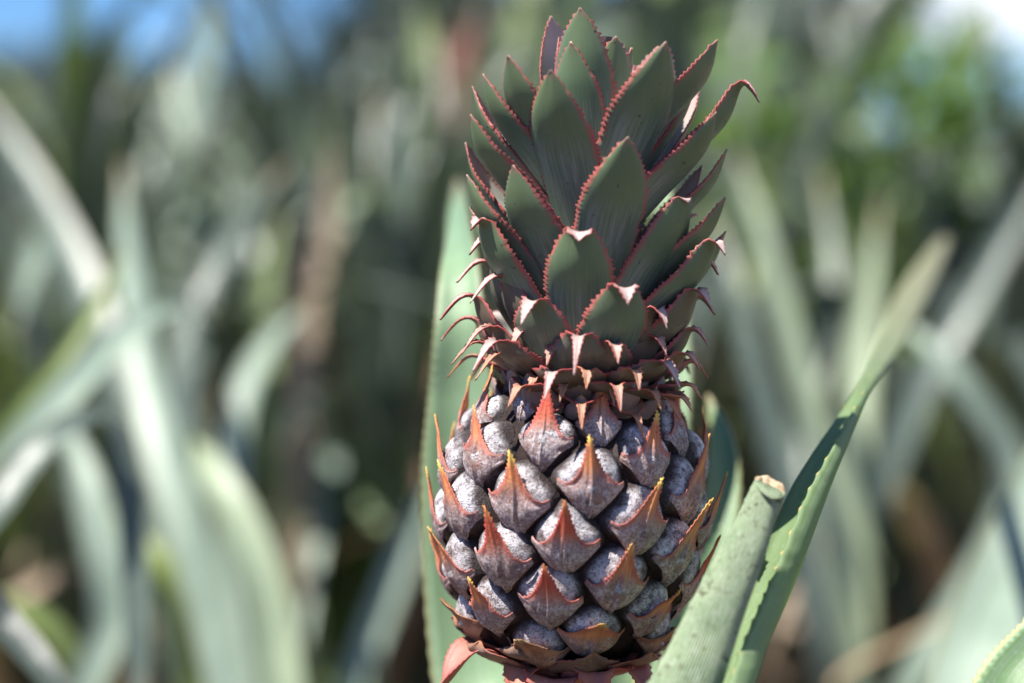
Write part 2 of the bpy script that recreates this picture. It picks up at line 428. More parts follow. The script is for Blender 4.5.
YT = [(-52, 412), (-47, 403), (-40, 390), (-34, 374), (-29, 364), (-26, 352), (-21, 329), (-18, 313), (-16, 300), (-13, 281), (-8, 232), (-3, 172), (0, 138), (5, 81), (8, 48), (13, 20), (14, 52), (15, 66), (16, 42), (17, 55), (21, 44), (26, 60)]
LEN = [(-52, 26), (-40, 42), (-29, 62), (-21, 88), (-13, 118), (-8, 130), (0, 150), (8, 160), (13, 165), (18, 140), (26, 90)]
WID = [(-52, 17), (-40, 24), (-29, 29), (-21, 30), (-13, 33), (-5, 33), (0, 33), (8, 35), (13, 33), (18, 28), (26, 20)]
RTT = [(-52, 88), (-40, 98), (-29, 110), (-21, 114), (-13, 118), (-8, 118), (0, 118), (5, 121), (8, 112), (13, 62), (15, 96), (16, 112), (17, 70), (21, 40), (26, 25)]
OVR = {-13: dict(dth=-13), -21: dict(dth=-8), 13: dict(dth=-29), 8: dict(dth=-5), 5: dict(dth=-4), 10: dict(), -8: dict(dth=1)}
for n in range(-50, 25):
    th = 13 + 137.5 * n + rnd.uniform(-2.5, 2.5) + OVR.get(n, {}).get('dth', 0)
    aa = abs((th + 180) % 360 - 180)
    if 50 < aa < 112 and n < 17: continue
    yt = lerp_tab(YT, n); zt = 500 - yt + 4; ln = lerp_tab(LEN, n); zb = max(112, zt - ln)
    rt = lerp_tab(RTT, n) + rnd.uniform(-3, 4)
    rb = 46 - (zb - 110) * .085
    curl = 0 if n > -4 else min(1, (-4 - n) / 16)
    if n <= -21: curl = 1 + .15 * rnd.random()
    age = max(0, min(1, (-6 - n) / 34))
    crown_leaf('crown_leaf', R(th), rb, zb, rt, zt, lerp_tab(WID, n), curl * (rnd.uniform(.75, 1.1)), age, M['crown'], crown,
               lean=rnd.uniform(-4, 4), tooth=3.2 if n > -30 else 2.0, tipdrop=24 if n > -30 else 19, tipout=35 if n > -34 else 24)

SIDES = [(506, 66, -48), (486, 84, -66), (473, 96, -95), (472, 123, -60), (466, 152, -104), (469, 181, -70), (471, 214, -90), (474, 232, -60), (472, 256, -70), (457, 287, -80), (474, 300, -60), (442, 322, -74),
         (441, 347, -92), (466, 348, -58), (452, 366, -72), (447, 385, -96), (480, 372, -52),
         (707, 38, 60), (694, 72, 95), (706, 106, 56), (722, 142, 84), (704, 160, 108), (750, 94, 72), (717, 187, 66), (722, 222, 88), (714, 240, 58), (714, 262, 74), (700, 290, 58), (712, 304, 92), (702, 332, 72), (690, 352, 56), (704, 366, 88), (696, 384, 68), (684, 392, 52),
         (664, 322, 41), (612, 354, 13), (541, 362, -22), (586, 380, 1), (640, 378, 27), (505, 350, -42), (560, 396, -12), (614, 396, 17), (532, 392, -30), (662, 350, 44), (655, 398, 36)]
for x, y, th in SIDES:
    z = 500 - y; axx = 573 + z * .063; rt = (x - axx) / math.sin(R(th))
    if abs(th) < 46: rt = max(112, min(128, rt))
    cu = 0 if y < 225 else min(1, .25 + (y - 225) / 100)
    if x > 600 and y > 280: cu *= .55
    if x == 750: cu = .6
    if abs(th) < 46: cu = .75; y -= 8; z += 8
    rt -= 33 * cu; z += 20 * cu
    ln = lerp_tab([(40, 135), (200, 128), (280, 105), (330, 80), (390, 46)], y); zb = max(110, z - ln)
    crown_leaf('crown_leaf', R(th), 46 - (zb - 110) * .085, zb, rt, z, lerp_tab([(40, 31), (260, 32), (330, 27), (390, 20)], y), cu * rnd.uniform(.9, 1.1), max(0, min(1, (y - 215) / 170)), M['crown'], crown,
               lean=rnd.uniform(-5, 5), tipdrop=22 if abs(th) > 46 else 20, tipout=34 if abs(th) > 46 else 24)
for i in range(12):
    crown_leaf('crown_leaf', R(i * 137.5 + 20), 64, 92, 82 + rnd.uniform(-3, 4), 132 + rnd.uniform(-6, 14), 25, 0, 1, M['husk2'], crown, tooth=1.6, channel=.35, lean=rnd.uniform(-6, 6))
for i in range(17):
    crown_leaf('crown_leaf', R(i * 137.5 + 63), 70, 76, 86 + rnd.uniform(-4, 5), 124 + rnd.uniform(-12, 18), 15, 0, 1, M['husk2'], crown, tooth=1.3, channel=.5, lean=rnd.uniform(-7, 7), belly=.95)
# ---- red leafy bracts on the stalk just under the fruit
for th, zt, rt, w, drop, out in ((-62, -148, 92, 30, 34, 44), (-30, -158, 70, 28, 26, 34), (-8, -163, 82, 33, 34, 22), (17, -152, 92, 24, 36, 18), (48, -152, 80, 30, 26, 34),
                                 (95, -158, 80, 28, 30, 40), (150, -156, 80, 30, 30, 40), (-105, -158, 80, 30, 30, 40), (-160, -156, 80, 28, 30, 40)):
    q = crown_leaf('stalk_bract', R(th), 30, zt - 28, rt, zt, w, 1, .6, M['pedun'], plant, tooth=2.4, tipdrop=drop, tipout=out, channel=.25, horn_w=.86, wobble=9)
    q.matrix_local = FR
for i in range(11):
    q = crown_leaf('stalk_bract', R(i * 32.7 + 12), 48, -168 + (i % 3) * 4, 104 + rnd.uniform(-6, 6), -126 - (i % 2) * 7, 36, 0, .9, M['husk'], plant, tooth=2.0, channel=.2, lean=rnd.uniform(-14, 14), belly=.9, wobble=10)
    q.matrix_local = FR
# ---- stalk
vs = []; N = 26
for i in range(N):
    t = i / (N - 1); c = (FR @ Vector((0, 0, -150 * K))) * (1 - t) + Vector((0, 0, 0)) * t
    c.x += .01 * math.sin(t * 3.1)
    for j in range(20):
        a = j / 20 * 2 * math.pi; r = (.0135 + .012 * t)
        vs.append(c + Vector((math.cos(a) * r, math.sin(a) * r, 0)))
mesh_obj('stalk', vs, grid_faces(N, 20, 0, True), M['stalk'], plant)

# ------------------------------------------------------------------ long leaves
def long_leaf(name, pts, widths, mat, parent, face=None, chan=.28, teeth=0, rows=None, cols=9, thick=.0012, org=None, twist=None, tips=True):
    """pts: world points root -> tip; widths: full widths (m) per point; face: vector the upper side looks to"""
    org = org if org is not None else (parent.location if parent else Vector())
    n = rows or 40
    cp = catmull([(*p, w) for p, w in zip(pts, widths)], n)
    vs, uv = [], []
    face = Vector(face) if face is not None else -FWD
    L = 0; acc = [0]
    for a, b in zip(cp, cp[1:]): acc.append(acc[-1] + (Vector(b[:3]) - Vector(a[:3])).length)
    for i in range(n):
        c = Vector(cp[i][:3]); w = max(cp[i][3], .0004) / 2
        t = (Vector(cp[min(i + 1, n - 1)][:3]) - Vector(cp[max(i - 1, 0)][:3])).normalized()
        f = face.copy()
        if twist: f = Matrix.Rotation(twist * i / (n - 1), 3, t) @ f
        side = t.cross(f); side = side.normalized() if side.length > 1e-4 else Vector((1, 0, 0)); nn = side.cross(t).normalized()
        for j in range(cols):
            s = j / (cols - 1) * 2 - 1; ww = w; cc = c
            if teeth and j in (0, cols - 1) and i % 2 and 2 < i < n - 3: ww = w + teeth; cc = c + t * teeth * .6
            vs.append(cc + side * (s * ww) + nn * (chan * w * (s * s) * 1.4 - chan * w * .7) - (org))
            uv.append((s * .5 + .5, i / (n - 1)))
    o = mesh_obj(name, vs, grid_faces(n, cols), mat, parent, uv)
    if thick: solid(o, thick, 0)
    return o
def px_leaf(parent, data, mat, root=True, rootoff=(0, 0), name='leaf', **kw):
    """data: (px, py, depth, width px) from low end to tip"""
    pts = [P(a, b, d) for a, b, d, w in data]; ws = [pxw(w * (1 if parent.name == 'pineapple_plant' else .84), d) for a, b, d, w in data]
    if root:
        r = Vector((parent.location.x + rootoff[0], parent.location.y + rootoff[1], .02)); p0 = pts[0]
        mid = r.lerp(p0, .55); mid.z = min(mid.z + .03, p0.z)
        pts = [r, mid] + pts; ws = [ws[0] * .9, ws[0] * 1.05] + ws
    return long_leaf(name, pts, ws, mat, parent, **kw)

# the fruit plant's own leaves in the picture
px_leaf(plant, [(500, 800, .80, 96), (478, 660, .82, 94), (465, 500, .83, 86), (463, 400, .835, 68), (461, 310, .84, 48), (460, 250, .87, 36), (459, 210, .98, 26), (458, 180, 1.12, 3)], M['main'],
        rows=150, teeth=.0006, chan=.30, face=(-.25, -1, .15))
px_leaf(plant, [(620, 760, .82, 60), (650, 560, .84, 52), (668, 430, .85, 42), (672, 360, .86, 38), (668, 260, .88, 28), (660, 150, .93, 3)], M['main'], rows=90, teeth=.0006)
px_leaf(plant, [(640, 760, .82, 50), (700, 600, .84, 44), (722, 500, .86, 34), (722, 440, .88, 22), (708, 395, .90, 3)], M['serr'], rows=60, teeth=.0006)
# leaves reaching outside the picture
for a, l, hh in ((200, .55, .30), (250, .6, .22), (300, .55, .2), (160, .6, .4), (20, .6, .25), (340, .55, .2), (60, .55, .3), (110, .5, .45)):
    d = Vector((math.cos(R(a)), math.sin(R(a)), 0)); b = base_loc
    hi = hh * (.55 if 180 < a < 359 else 1)
    pts = [b + Vector((0, 0, .02)), b + d * l * .25 + Vector((0, 0, hi * .7)), b + d * l * .6 + Vector((0, 0, hi)), b + d * l + Vector((0, 0, hi * .75))]
    long_leaf('leaf', pts, [.034, .040, .030, .001], M['main'], plant, face=(-d.x * .6, -d.y * .6, 1), rows=60, teeth=.0008)

# folded toothed leaf: two flaps meeting at the keel
near = [(640, 880, .60), (690, 775, .635), (727, 690, .66), (743, 646, .675), (759, 609, .685), (771, 581, .692), (785, 547, .70), (807, 495, .716), (826, 460, .73), (848, 420, .755), (868, 384, .80), (886, 340, .95), (915, 290, 1.14), (946, 240, 1.32)]
keel = [(668, 880, .612), (715, 775, .647), (751, 690, .672), (766, 646, .686), (782, 609, .697), (794, 581, .704), (807, 547, .711), (826, 495, .724), (839, 462, .738), (855, 425, .760), (872, 386, .803), (903, 344, .95), (929, 293, 1.14), (950, 240, 1.321)]
far = [(585, 880, .64), (640, 775, .672), (688, 690, .70), (714, 646, .712), (735, 609, .72), (750, 581, .727), (766, 547, .733), (789, 495, .745), (808, 462, .755), (836, 420, .774), (860, 380, .81), (878, 334, .952), (904, 282, 1.143), (942, 236, 1.325)]
n = 150
cn = catmull([tuple(P(*p)) for p in near], n); ck = catmull([tuple(P(*p)) for p in keel], n); cf = catmull([tuple(P(*p)) for p in far], n)
root = base_loc + Vector((.03, -.02, .02))
vs, uv = [], []
HC = 7
for i in range(n):
    a, k, f = Vector(cn[i]), Vector(ck[i]), Vector(cf[i])
    if i < 10: pass
    tv = (Vector(cn[min(i + 1, n - 1)]) - Vector(cn[max(i - 1, 0)])).normalized()
    if i % 5 == 2 and 6 < i < n - 8: a = a + (a - k).normalized() * .0011 + tv * .0006
    elif i % 5 in (1, 3): a = a + (a - k).normalized() * .0003
    bend = (k - (a + f) / 2).normalized()
    for j in range(2 * HC + 1):
        if j <= HC: t = j / HC; p = a.lerp(k, t) + bend * (math.sin(t * math.pi) * (k - a).length * .13)
        else: t = (j - HC) / HC; p = k.lerp(f, t) + bend * (math.sin(t * math.pi) * (k - f).length * .13)
        vs.append(p - base_loc); uv.append((j / (2 * HC) if (i % 5 == 2) else .03 + .94 * j / (2 * HC), i / (n - 1)))
fc = grid_faces(n, 2 * HC + 1)
# run the lower end down to the plant's foot
lo = [Vector(v) for v in vs[:2 * HC + 1]]; off = len(vs)
for q in range(1, 9):
    t = q / 8; rr = root - base_loc
    for j in range(2 * HC + 1):
        p = lo[j].lerp(rr + Vector(((j - HC) * .004, abs(j - HC) * .002, 0)), t); p.y += -.05 * math.sin(t * math.pi) ; vs.append(p); uv.append((j / (2 * HC), 0))
for q in range(8):
    for j in range(2 * HC):
        A = (off + (q - 1) * (2 * HC + 1)) if q else 0
        B = off + q * (2 * HC + 1)
        fc.append((A + j + 1, A + j, B + j, B + j + 1))
o = mesh_obj('leaf', vs, fc, M['fold'], plant, uv); solid(o, .0012, 0)
o['label'] = 'long folded leaf with yellow teeth rising to the upper right'

# cut-off leaf: a thick hollow blade with a brown cut end
cc = [(600, 890, .655, 108), (640, 790, .66, 92), (664, 735, .664, 80), (689, 679, .668, 67), (720, 604, .675, 53), (744, 550, .681, 44), (758, 514, .685, 36), (770, 486, .688, 33)]
cp = catmull([(*P(a, b, d), pxw(w, d)) for a, b, d, w in cc], 90)
cp = [(*(base_loc + Vector((-.0, -.06, .02))), .05)] + cp
vs, uv = [], []; NA = 40
def cut_ring(i, scale=1, push=0):
    c = Vector(cp[i][:3]); t = (Vector(cp[min(i + 1, len(cp) - 1)][:3]) - Vector(cp[max(i - 1, 0)][:3])).normalized()
    side = t.cross(-FWD).normalized(); nn = side.cross(t).normalized(); w = cp[i][3] / 2 * scale
    out = []
    for j in range(NA):
        a = j / NA * 2 * math.pi
        cx, sx = math.cos(a), math.sin(a)
        y = sx * .50 if sx > 0 else sx * .38
        r = 1 + .02 * math.sin(7 * a) + (.05 if (j == NA // 2 and i % 5 == 0) else 0)
        out.append(c + t * push + side * (cx * w * r) + nn * (y * w * r))
    return out, t, nn
for i in range(len(cp)):
    ring, t, nn = cut_ring(i)
    if i == len(cp) - 1: ring = [p + nn * ((p - Vector(cp[i][:3])).dot(nn) * .8) + t * (-(p - Vector(cp[i][:3])).dot(nn) * 1.9 + .0007 * noise.noise(p * 300) + .0002 * math.cos(j * .9)) for j, p in enumerate(ring)]
    for j, p in enumerate(ring): vs.append(p - base_loc); uv.append((j / NA, i / (len(cp) - 1)))
cutl = mesh_obj('cut_leaf', vs, grid_faces(len(cp), NA, 0, True), M['cut'], plant, uv)
cutl['label'] = 'thick pale green leaf sliced off with a brown hollow end'
# cut end: rim and pitted pulp
last = [Vector(v) for v in vs[-NA:]]; cen = sum(last, Vector()) / NA; tt = (Vector(cp[-1][:3]) - Vector(cp[-3][:3])).normalized()
pv = []; NR = 9
for i in range(NR):
    q = 1 - i / (NR - 1)
    for j in range(NA):
        p = cen + (last[j] - cen) * (q * .985 + .01)
        dep = 0 if i == 0 else (.0004 if i < 3 else -.0006 + .0030 * min(0, noise.noise(p * 380 + Vector((3, 9, 1))) - .05))
        pv.append(p + tt * dep)
mesh_obj('cut_end', pv, grid_faces(NR, NA, 0, True), M['pulp'], cutl)

# ------------------------------------------------------------------ neighbour plants made leaf by leaf
def gp(px, d):      # a point on the ground under picture column px at camera distance d
    p = P(px, 400, d); return Vector((p.x, p.y, 0))
nbr = empty('pineapple_plant', gp(1120, .80), 'pineapple plant whose bright green toothed leaf tip pokes in at the bottom right corner', 'pineapple plant')
px_leaf(nbr, [(1000, 900, .74, 90), (992, 760, .745, 88), (1010, 690, .75, 80), (1046, 640, .755, 66), (1100, 560, .76, 36), (1130, 470, .77, 3)], M['serr'], rows=110, teeth=.0010, face=(-.5, -1, .6))
px_leaf(nbr, [(940, 820, 1.0, 80), (965, 700, 1.05, 92), (1000, 600, 1.1, 96), (1045, 500, 1.15, 90), (1090, 400, 1.2, 60), (1130, 330, 1.25, 3)], M['field2'], face=(-.6, -1, .9), thick=0)
px_leaf(nbr, [(1130, 800, .9, 80), (1180, 640, .92, 70), (1260, 480, .95, 3)], M['serr'], face=(-.5, -1, .6))
A = empty('pineapple_plant', gp(60, 1.42), 'pineapple plant at the far left with bright arching leaves and one leaf bent sharply down', 'pineapple plant')
F1, F2, F3, F4 = 'field1', 'field2', 'field3', 'field4'
for dat, mt, fc_ in (
    ([(-70, 620, 1.22, 50), (0, 478, 1.28, 52), (60, 400, 1.33, 48), (112, 345, 1.38, 42), (165, 310, 1.45, 30), (222, 322, 1.5, 3)], F2, (.2, -.6, 1)),
    ([(-60, 560, 1.25, 26), (0, 440, 1.3, 27), (50, 372, 1.36, 24), (92, 310, 1.4, 18), (125, 250, 1.46, 3)], F4, (.4, -1, .5)),
    ([(-80, 640, 1.15, 56), (0, 500, 1.2, 56), (50, 440, 1.22, 48), (95, 416, 1.24, 44), (122, 450, 1.25, 38), (134, 540, 1.24, 34), (138, 640, 1.22, 32), (140, 760, 1.2, 20)], 'field1', (-.1, -.5, 1)),
    ([(60, 760, 1.5, 50), (110, 620, 1.5, 52), (95, 520, 1.52, 46), (78, 455, 1.55, 30), (50, 400, 1.6, 3)], F2, (0, -.8, 1)),
    ([(-60, 560, 1.0, 50), (0, 620, .98, 48), (40, 665, .96, 42), (80, 720, .95, 30)], F3, (0, -.4, 1)),
    ([(120, 760, 1.6, 30), (60, 640, 1.6, 30), (0, 600, 1.6, 26), (-60, 590, 1.6, 3)], F4, (0, -.6, 1)),
): px_leaf(A, dat, M[mt], face=fc_, thick=0)
B = empty('pineapple_plant', gp(230, 1.62), 'pineapple plant left of the fruit with two broad pale leaves curving down to the bottom', 'pineapple plant')
for dat, mt, fc_ in (
    ([(240, 760, 1.5, 62), (215, 620, 1.52, 62), (180, 500, 1.55, 58), (152, 400, 1.6, 52), (138, 320, 1.65, 44), (128, 240, 1.75, 30), (122, 160, 1.85, 3)], F2, (-.6, -1, .5)),
    ([(285, 760, 1.48, 58), (272, 640, 1.5, 60), (250, 550, 1.52, 56), (215, 480, 1.55, 46), (175, 440, 1.6, 30), (130, 430, 1.65, 3)], F2, (.3, -.8, 1)),
    ([(200, 780, 1.6, 40), (190, 640, 1.6, 42), (155, 560, 1.6, 36), (90, 500, 1.65, 3)], F4, (0, -.6, 1)),
    ([(255, 780, 1.7, 44), (235, 560, 1.75, 46), (235, 430, 1.8, 42), (265, 350, 1.85, 34), (315, 300, 1.95, 3)], F2, (-.4, -.8, 1)),
    ([(230, 780, 1.7, 40), (190, 500, 1.8, 46), (185, 350, 1.85, 44), (225, 250, 1.9, 36), (290, 160, 2.0, 3)], F1, (-.4, -.8, .8)),
    ([(200, 780, 1.7, 40), (150, 500, 1.8, 50), (85, 300, 1.9, 56), (30, 180, 2.0, 40), (-30, 80, 2.1, 3)], F1, (.4, -.8, .8)),
): px_leaf(B, dat, M[mt], face=fc_, thick=0)
Cc = empty('pineapple_plant', gp(360, 2.3), 'pineapple plant just left of the fruit with a tan withered leaf standing in it', 'pineapple plant')
for dat, mt, fc_ in (
    ([(300, 700, 2.2, 30), (292, 560, 2.2, 34), (300, 430, 2.2, 32), (308, 300, 2.2, 34), (322, 230, 2.2, 36), (330, 140, 2.2, 3)], 'dry', (0, -1, .3)),
    ([(330, 760, 1.9, 40), (380, 620, 1.95, 46), (412, 540, 2.0, 42), (450, 450, 2.1, 3)], F2, (-.6, -.8, 1)),
    ([(340, 760, 2.2, 34), (290, 560, 2.2, 36), (270, 420, 2.2, 36), (262, 300, 2.25, 30), (285, 190, 2.3, 3)], F4, (.2, -1, .5)),
    ([(360, 700, 2.4, 40), (370, 380, 2.5, 44), (355, 220, 2.5, 40), (380, 90, 2.6, 3)], F1, (.2, -1, .5)),
    ([(380, 700, 2.4, 40), (420, 380, 2.5, 40), (440, 180, 2.5, 34), (435, 30, 2.6, 3)], F1, (-.2, -1, .5)),
    ([(330, 700, 2.4, 40), (260, 350, 2.5, 44), (190, 180, 2.5, 34), (165, 30, 2.6, 3)], F2, (.2, -1, .5)),
    ([(420, 600, 2.3, 8), (430, 320, 2.4, 10), (434, 235, 2.4, 32), (428, 175, 2.4, 3)], 'rust', (0, -1, .3)),
    ([(430, 500, 2.7, 20), (440, 150, 2.7, 30), (452, 60, 2.7, 44), (480, 10, 2.7, 3)], 'rust', (0, -1, .3)),
): px_leaf(Cc, dat, M[mt], face=fc_, thick=0)
Dd = empty('pineapple_plant', gp(850, 2.0), 'pineapple plant right of the fruit with slim pale leaves leaning to the upper left', 'pineapple plant')
for dat, mt, fc_ in (
    ([(850, 700, 1.9, 40), (835, 520, 1.9, 40), (800, 380, 1.92, 38), (765, 250, 1.95, 30), (735, 150, 2.0, 3)], F2, (.2, -1, .6)),
    ([(830, 700, 1.8, 36), (800, 540, 1.8, 40), (765, 410, 1.82, 36), (735, 300, 1.85, 26), (715, 220, 1.9, 3)], F1, (.2, -1, .6)),
    ([(860, 700, 2.0, 36), (855, 480, 2.0, 42), (862, 340, 2.05, 36), (880, 200, 2.1, 3)], F2, (-.3, -1, .6)),
    ([(850, 700, 2.0, 44), (868, 520, 2.0, 46), (925, 380, 2.0, 44), (1000, 250, 2.05, 30), (1060, 150, 2.1, 3)], F1, (-.2, -1, .6)),
    ([(860, 700, 1.9, 40), (800, 480, 2.1, 34), (830, 300, 2.2, 32), (820, 170, 2.3, 3)], F1, (-.2, -1, .6)),
    ([(830, 700, 1.7, 6), (850, 668, 1.7, 10), (905, 640, 1.75, 10), (965, 610, 1.8, 3)], 'dry', (0, -.6, 1)),
    ([(900, 700, 1.8, 40), (1010, 500, 1.8, 40), (960, 380, 1.8, 34), (885, 310, 1.85, 3)], F2, (-.2, -.6, 1)),
): px_leaf(Dd, dat, M[mt], face=fc_, thick=0)

# ------------------------------------------------------------------ field of plants
leafproto = []
def proto_leaf(L, h, w, droop, mt):
    pts = [Vector((.015, 0, 0)), Vector((L * .22, 0, h * .55)), Vector((L * .55, 0, h * .95)), Vector((L * .82, 0, h * (1.02 - droop * .3))), Vector((L, 0, h * (1.05 - droop)))]
    return long_leaf('leaf', pts, [w * .9, w, w * .85, w * .5, .001], M[mt], None, face=(-.7, 0, 1), rows=18, cols=5, thick=0, org=Vector())
for mt in ('field1', 'field1', 'field2', 'field3', 'field4', 'dry'):
    for (L, h, w, dr) in ((.42, .85, .040, -.05), (.60, .66, .042, .15), (.72, .45, .042, .45), (.22, .95, .036, -.1)):
        o = proto_leaf(L, h, w, dr, mt); leafproto.append((mt, L, o))
for _, _, o in leafproto: COL.objects.unlink(o)
def field_plant(x, y, label, group, sc=1.0, nl=26, mats=('field1', 'field3', 'field2', 'field3')):
    r = random.Random(int(x * 1000) * 31 + int(y * 1000))
    e = empty('pineapple_plant', (x, y, 0), label, 'pineapple plant', group)
    for i in range(nl):
        a = i * 137.5 + r.uniform(-15, 15)
        lvl = i / nl
        mt = r.choice(mats)
        if lvl < .25 and r.random() < .6: mt = 'dry'
        elif r.random() < .10: mt = 'field4'
        cand = [p for p in leafproto if p[0] == mt]
        kind = 2 if lvl < .3 else (1 if lvl < .6 else (0 if lvl < .85 else 3))
        src = cand[kind][2]
        c = src.copy(); c.name = 'leaf'; COL.objects.link(c); c.parent = e
        s = sc * r.uniform(.85, 1.15)
        c.rotation_euler = (r.uniform(-.12, .12), r.uniform(-.12, .12), R(a)); c.scale = (s, s, s * r.uniform(.9, 1.05))
    return e
rows_y = [2.75, 3.6, 4.6, 5.8, 7.4, 9.4, 12]
GL = 'rows of pineapple plants behind the fruit'
for k, y in enumerate(rows_y):
    hw = .26 * y + .5; x = -hw + rnd.uniform(0, .3)
    while x < hw:
        h = rnd.uniform(.82, 1.08)
        # lower growth towards the left of the view, where sky shows
        h *= 1.0 if x / y < -.04 else (.86 if x / y > .13 else 1.2)
        field_plant(x + rnd.uniform(-.1, .1), y + rnd.uniform(-.2, .2), 'grey-green pineapple plant growing in the field rows far behind the fruit', GL, h, 26 if k < 3 else 20)
        x += rnd.uniform(.42, .62)
field_plant(-1.0, 1.9, 'pineapple plant outside the left edge beside the bright arching leaves', None, .9)
field_plant(1.15, 1.9, 'pineapple plant outside the right edge beside the slim pale leaves', None, .9)

for px_, d_, nm in ((372, 2.45, 'shade-coloured pineapple plant close behind the tan withered leaf'), (300, 2.8, 'shade-coloured pineapple plant behind the pale broad leaves left of the fruit'), (40, 2.3, 'shade-coloured pineapple plant behind the bright arching leaves at the far left'),
                     (985, 2.5, 'shade-coloured pineapple plant behind the long folded leaf tip at the right'), (905, 2.9, 'shade-coloured pineapple plant behind the slim pale leaves right of the fruit')):
    g_ = gp(px_, d_); field_plant(g_.x, g_.y, nm, None, .84, 46, ('field3', 'field3', 'field1'))  # dense plants in darkened leaf colours, painting the shaded gaps
# leafy yellow-green shrub behind right
def leafy_shrub(x, y, h, wd, label, mt, nleaf, seed, size=.05):
    r = random.Random(seed); e = empty('leafy_shrub', (x, y, 0), label, 'shrub')
    vs, fc = [], []
    lv, lf, luv = [], [], []
    for b in range(9):
        a = b * 2.4; d = Vector((math.cos(a), math.sin(a), 0)) * wd * r.uniform(.4, 1)
        tip = d + Vector((0, 0, h * r.uniform(.75, 1)))
        o0 = len(vs)
        for i in range(7):
            t = i / 6; c = Vector((d.x * t ** 1.4, d.y * t ** 1.4, tip.z * t)); rr = .008 * (1 - t) + .002
            for j in range(6): vs.append(c + Vector((math.cos(j * 1.047) * rr, math.sin(j * 1.047) * rr, 0)))
        fc += grid_faces(7, 6, o0, True)
        for q in range(nleaf):
            t = r.uniform(.3, 1); c = Vector((d.x * t ** 1.4, d.y * t ** 1.4, tip.z * t)) + Vector((r.gauss(0, 1), r.gauss(0, 1), r.gauss(0, .8))) * wd * .22
            n_ = Vector((r.gauss(0, 1), r.gauss(0, 1), r.gauss(1, .6))).normalized(); u = n_.orthogonal().normalized(); u = Matrix.Rotation(r.uniform(0, 6.28), 3, n_) @ u; w_ = n_.cross(u)
            s = size * r.uniform(.6, 1.2); k0 = len(lv)
            lv += [c - u * s, c + w_ * s * .42 + n_ * s * .1, c + u * s * 1.1 - n_ * s * .15, c - w_ * s * .42 + n_ * s * .1]
            luv += [(.5, 0), (.2, .4), (.5, .8), (.8, .4)]; lf.append((k0, k0 + 1, k0 + 2, k0 + 3))
    mesh_obj('stem', vs, fc, M['stalk'], e)
    mesh_obj('foliage', lv, lf, M[mt], e, luv)
    return e
sx = P(850, 180, 2.9); leafy_shrub(sx.x, sx.y, .98, .30, 'leafy yellow-green shrub behind the slim pale leaves, right of the crown', 'weed', 60, 3)
sx = P(335, 600, 2.3); leafy_shrub(sx.x, sx.y, .43, .05, 'small bright green weed at the foot of the tan withered leaf', 'weed', 26, 5, .035)

# trees far beyond the field
M['treeleaf'] = mat_leaf('tree leaf skin', (.012, .026, .014), (.035, .06, .028), .12, .5)
M['bark'] = mat_plain('bark', (.10, .07, .05), (.22, .17, .13), 30)
def tree(x, y, h, cr, label, seed, grp=None):
    r = random.Random(seed); e = empty('tree', (x, y, 0), label, 'tree', grp)
    vs, fc = [], []
    def limb(a, b, r0, r1):
        k0 = len(vs); t_ = (b - a).normalized(); s1 = t_.orthogonal().normalized(); s2 = t_.cross(s1)
        for i in range(6):
            t = i / 5; c = a.lerp(b, t) + Vector((0, 0, .04 * h * math.sin(t * 3.1)))
            rr = r0 + (r1 - r0) * t
            for j in range(8): vs.append(c + s1 * math.cos(j * .785) * rr + s2 * math.sin(j * .785) * rr)
        fc.extend(grid_faces(6, 8, k0, True))
    limb(Vector((0, 0, -.1)), Vector((0, 0, h * .75)), h * .03, h * .012)
    lv, lf, luv = [], [], []
    for b in range(26):
        a = r.uniform(0, 6.28); z0 = h * r.uniform(.1, .7); q = cr * r.uniform(.4, 1)
        end = Vector((math.cos(a) * q, math.sin(a) * q, min(h, z0 + h * r.uniform(.08, .35))))
        limb(Vector((0, 0, z0)), end, h * .010, h * .003)
        for _ in range(110):
            c = end + Vector((r.gauss(0, 1), r.gauss(0, 1), r.gauss(0, .8))) * cr * .17
            n_ = Vector((r.gauss(0, 1), r.gauss(0, 1), r.gauss(.6, .8))).normalized(); u = n_.orthogonal().normalized(); w_ = n_.cross(u); s = h * .034 * r.uniform(.6, 1.4); k0 = len(lv)
            lv += [c - u * s, c + w_ * s * .5, c + u * s, c - w_ * s * .5]; luv += [(.5, 0), (.2, .4), (.5, .8), (.8, .4)]; lf.append((k0, k0 + 1, k0 + 2, k0 + 3))
    mesh_obj('trunk', vs, fc, M['bark'], e); mesh_obj('crown', lv, lf, M['treeleaf'], e, luv)
TG = 'line of trees beyond the field'
for i in range(15):
    px = -60 + i * 84 + rnd.uniform(-20, 20); dd = rnd.uniform(24, 34)
    top = 66 if px < 420 else rnd.uniform(-60, -10)
    if px < 60: top = 40
    if px > 850: top = 125
    q = P(px, top, dd); h = q.z
    tree(q.x, q.y, h, h * .5 if px > 420 else h * .62, 'dark bushy tree standing beyond the far end of the field', i, TG)
# ------------------------------------------------------------------ ground
t = NT('soil'); ob = t.obj(); a = t.noise(ob, 2.2, 6, .6); b = t.noise(ob, 30, 5, .65)
c = t.mix(t.ramp(a, .35, .65), (.045, .03, .024), (.14, .09, .07)); c = t.mix(t.ramp(b, .5, .7, 0, .5), c, (.26, .18, .14))
M['soil'] = t.finish(c, .95, b, .6, .01, .2)
vs = []; G = 80
def gz(x, y): return .02 * noise.noise(Vector((x * 1.3, y * 1.3, 0))) - .03
xs = [(-1 if i < G / 2 else 1) * (abs(i - G / 2) / (G / 2)) ** 3 * 600 for i in range(G + 1)]
for yy in xs:
    for xx in xs: vs.append((xx, yy + 3, gz(xx, yy)))
g = mesh_obj('ground', vs, grid_faces(G + 1, G + 1), M['soil']); g['kind'] = 'structure'
